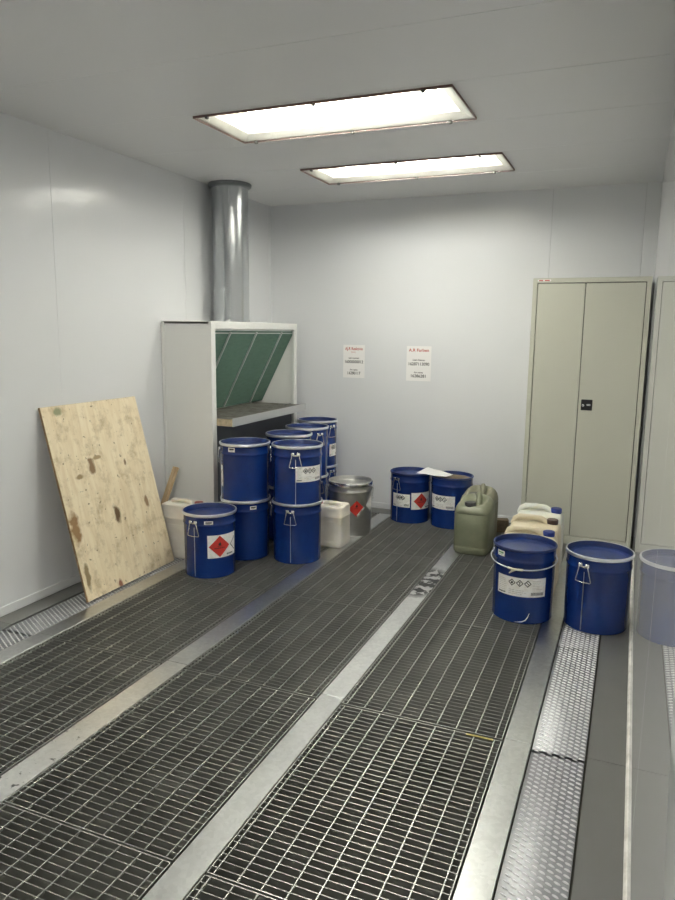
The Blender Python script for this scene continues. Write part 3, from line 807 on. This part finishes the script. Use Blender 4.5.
# local x of the face runs along the wall, the front looks to the room
mb = MB(); mb.box((-bw / 2 - .0008, bt * .15, -.0005), (bw / 2 + .0008, bt, bh + .0008)); ed = mb.build('edge_plies', M['ply_edge'], board); ed.rotation_euler = (0, 0, R(90))
stick = MB(); stick.box((-.021, -.012, 0), (.021, .012, .615), .002, 1)
so = stick.build('wooden_stick', M['wood']); so.location = (-3.022, 3.735, .008); so.rotation_mode = 'QUATERNION'; so.rotation_quaternion = Vector((.075, .255, .565)).to_track_quat('Z', 'Y')
tag(so, 'pale wooden slat propped behind the plywood board', 'slat')

# ------------------------------------------------------------------ canisters
def canister(x, y, rz, hw, hd, h, m, capm, capx, label, group, red_ring=None):
    """square stackable canister: ribbed body, moulded top with grip bridge and screw cap"""
    t = thing('canister', label, 'canister', (x, y, 0), rz, group)
    mb = MB()
    e = 9
    mb.loft([(.0, hw * .90, hd * .88, e), (.004, hw * .95, hd * .94, e), (.018, hw, hd, e), (.05, hw, hd, e), (.056, hw * .985, hd * .982, e), (h * .70, hw * .985, hd * .982, e), (h * .715, hw, hd, e), (h * .74, hw, hd, e),
             (h * .75, hw * .985, hd * .98, e), (h * .90, hw * .985, hd * .98, e), (h * .955, hw * .94, hd * .92, e), (h * .97, hw * .86, hd * .82, e), (h * .955, hw * .78, hd * .72, e)], 48)
    mb.build('body', m, t, smooth=40)
    mb = MB()   # grip bridge over the sunken top
    gx0, gx1 = (-hw * .72, hw * .30) if capx > 0 else (-hw * .30, hw * .72)
    mb.tube([(gx0, 0, h * .93), (gx0 + .008, 0, h * .985), (gx0 + .03, 0, h), (gx1 - .03, 0, h), (gx1 - .008, 0, h * .985), (gx1, 0, h * .93)], [.016, .015, .013, .013, .015, .016], 12)
    mb.build('grip', m, t, smooth=60)
    mb = MB(); mb.lathe([(.030, h * .94), (.030, h * .955), (.0285, h * .96), (.0285, h * 1.0), (.026, h * 1.008)], 28, True, True, (capx, 0, 0)); mb.build('cap', capm, t, smooth=40)
    for s in (-1, 1):
        mb = MB(); mb.box((-hw * .60, s * hd * .975 - .0015, h * .16), (hw * .60, s * hd * .975 + .0015, h * .62), .0014, 1)
        mb.build('panel_relief', m, t)
    return t
canister(-2.782, 3.85, 0,   .144, .100, .375, M['ivory'], M['cap_red'], .105, 'ivory plastic canister with red cap, behind single flame-label pail', None)
canister(-2.006, 4.485, R(0), .128, .098, .303, M['ivory'], M['cap_red'], -.085, 'ivory plastic canister between front blue stack and metal pail', None)

def jerrycan(x, y, rz, hw, hd, h, m, label, group):
    """rounded drum-like jerrycan, dished top with cap in front and a grip behind it"""
    t = thing('jerrycan', label, 'jerrycan', (x, y, 0), rz, group)
    e = 5
    mb = MB()
    mb.loft([(0, hw * .86, hd * .84, e), (.005, hw * .93, hd * .92, e), (.02, hw * .985, hd * .98, e), (.04, hw, hd, e), (.052, hw, hd, e), (.058, hw * .985, hd * .98, e), (.064, hw, hd, e), (h * .70, hw, hd, e), (h * .715, hw * .975, hd * .97, e), (h * .73, hw, hd, e),
             (h * .80, hw * .99, hd * .985, 4.5), (h * .88, hw * .945, hd * .94, 4), (h * .94, hw * .86, hd * .86, 3.6), (h * .985, hw * .74, hd * .76, 3.2), (h * .99, hw * .68, hd * .70, 3),
             (h * .975, hw * .60, hd * .63, 2.8), (h * .93, hw * .50, hd * .54, 2.6), (h * .915, hw * .40, hd * .44, 2.5)], 48)
    for v in mb.bm.verts:
        if v.co.z > h * .74: v.co.z -= .07 * (hd - v.co.y) / (2 * hd) * (v.co.z - h * .74) / (h * .26)
    mb.build('body', m, t, smooth=50)
    mb = MB(); mb.tube([(.024, -hd * .05, h * .80), (.023, hd * .02, h * .90), (.019, hd * .20, h * .955), (.01, hd * .45, h * .985), (0, hd * .70, h * .95)], [.022, .020, .018, .017, .02], 12); mb.build('grip', m, t, smooth=60)
    mb = MB(); mb.lathe([(.039, h * .76), (.039, h * .89), (.036, h * .90)], 24, True, True, (-.018, -hd * .50, 0)); mb.build('cap', M['black'], t, smooth=40)
    return t
jerrycan(-1.027, 4.752, R(-3), .122, .130, .400, M['olive'], 'front olive green jerrycan with black cap', 'olive jerrycans')
jerrycan(-1.052, 5.02, R(-3), .122, .130, .405, M['olive_pale'], 'dusty olive jerrycan directly behind the front one', 'olive jerrycans')

def flatcan(x, y, rz, hw, hd, h, m, capm, label, group):
    """can with a long grip along the top and the cap at its right end"""
    t = thing('plastic_can', label, 'plastic can', (x, y, 0), rz, group)
    e = 6; mb = MB()
    mb.loft([(0, hw * .90, hd * .86, e), (.006, hw * .96, hd * .95, e), (.02, hw, hd, e), (h * .77, hw, hd, e), (h * .85, hw * .985, hd * .96, e), (h * .89, hw * .95, hd * .86, 5), (h * .92, hw * .86, hd * .68, 4.5), (h * .93, hw * .70, hd * .45, 4)], 48)
    mb.build('body', m, t, smooth=50)
    mb = MB(); mb.tube([(-hw * .86, 0, h * .87), (-hw * .80, 0, h * .95), (-hw * .66, 0, h * .985), (-hw * .2, 0, h * .995), (hw * .2, 0, h * .985), (hw * .36, 0, h * .95), (hw * .42, 0, h * .90)], [.024, .022, .019, .017, .018, .020, .024], 14)
    mb.build('grip', m, t, smooth=60)
    mb = MB(); mb.lathe([(.031, h * .90), (.031, h * .925), (.0335, h * .93), (.0335, h * .985), (.030, h * .995)], 28, True, True, (hw * .66, 0, 0)); mb.build('cap', capm, t, smooth=40)
    return t
flatcan(-.565, 4.085, R(0), .150, .095, .385, M['beige'], M['cap_blue'], 'beige plastic can directly behind the bail-handle pail', 'plastic cans before the cabinet')
flatcan(-.565, 4.290, R(0), .147, .095, .405, M['beige'], M['cap_brown'], 'beige plastic can with dark brown cap, middle of three', 'plastic cans before the cabinet')
flatcan(-.562, 4.500, R(0), .142, .095, .425, M['white_can'], M['cap_blue'], 'milky white plastic can with blue cap, nearest the cabinet', 'plastic cans before the cabinet')
mb = MB(); mb.box((-.05, -.03, 0), (.05, .03, .10), .004, 2); o = mb.build('timber_offcut', M['brown']); o.location = (-.93, 5.31, .002); o.rotation_euler = (0, 0, R(20))
tag(o, 'small brown offcut on the floor right of the olive jerrycans', 'wood piece')

# ------------------------------------------------------------------ world, camera, view
wd = bpy.data.worlds.new('World'); S.world = wd; wd.use_nodes = True
wd.node_tree.nodes['Background'].inputs['Color'].default_value = (.02, .02, .02, 1)
cam = bpy.data.cameras.new('Camera'); co_ = bpy.data.objects.new('Camera', cam); COL.objects.link(co_)
cam.sensor_fit = 'VERTICAL'; cam.sensor_height = 24; cam.lens = 705.913 * 24 / 900
cam.clip_start = .01
co_.location = (-.08869, 0, 1.5); co_.rotation_euler = (R(80.4519), R(-.63035), R(22.66008))
S.camera = co_
S.view_settings.view_transform = 'Standard'; S.view_settings.look = 'None'; S.view_settings.gamma = 1
S.view_settings.use_curve_mapping = False; S.view_settings.exposure = 0.45
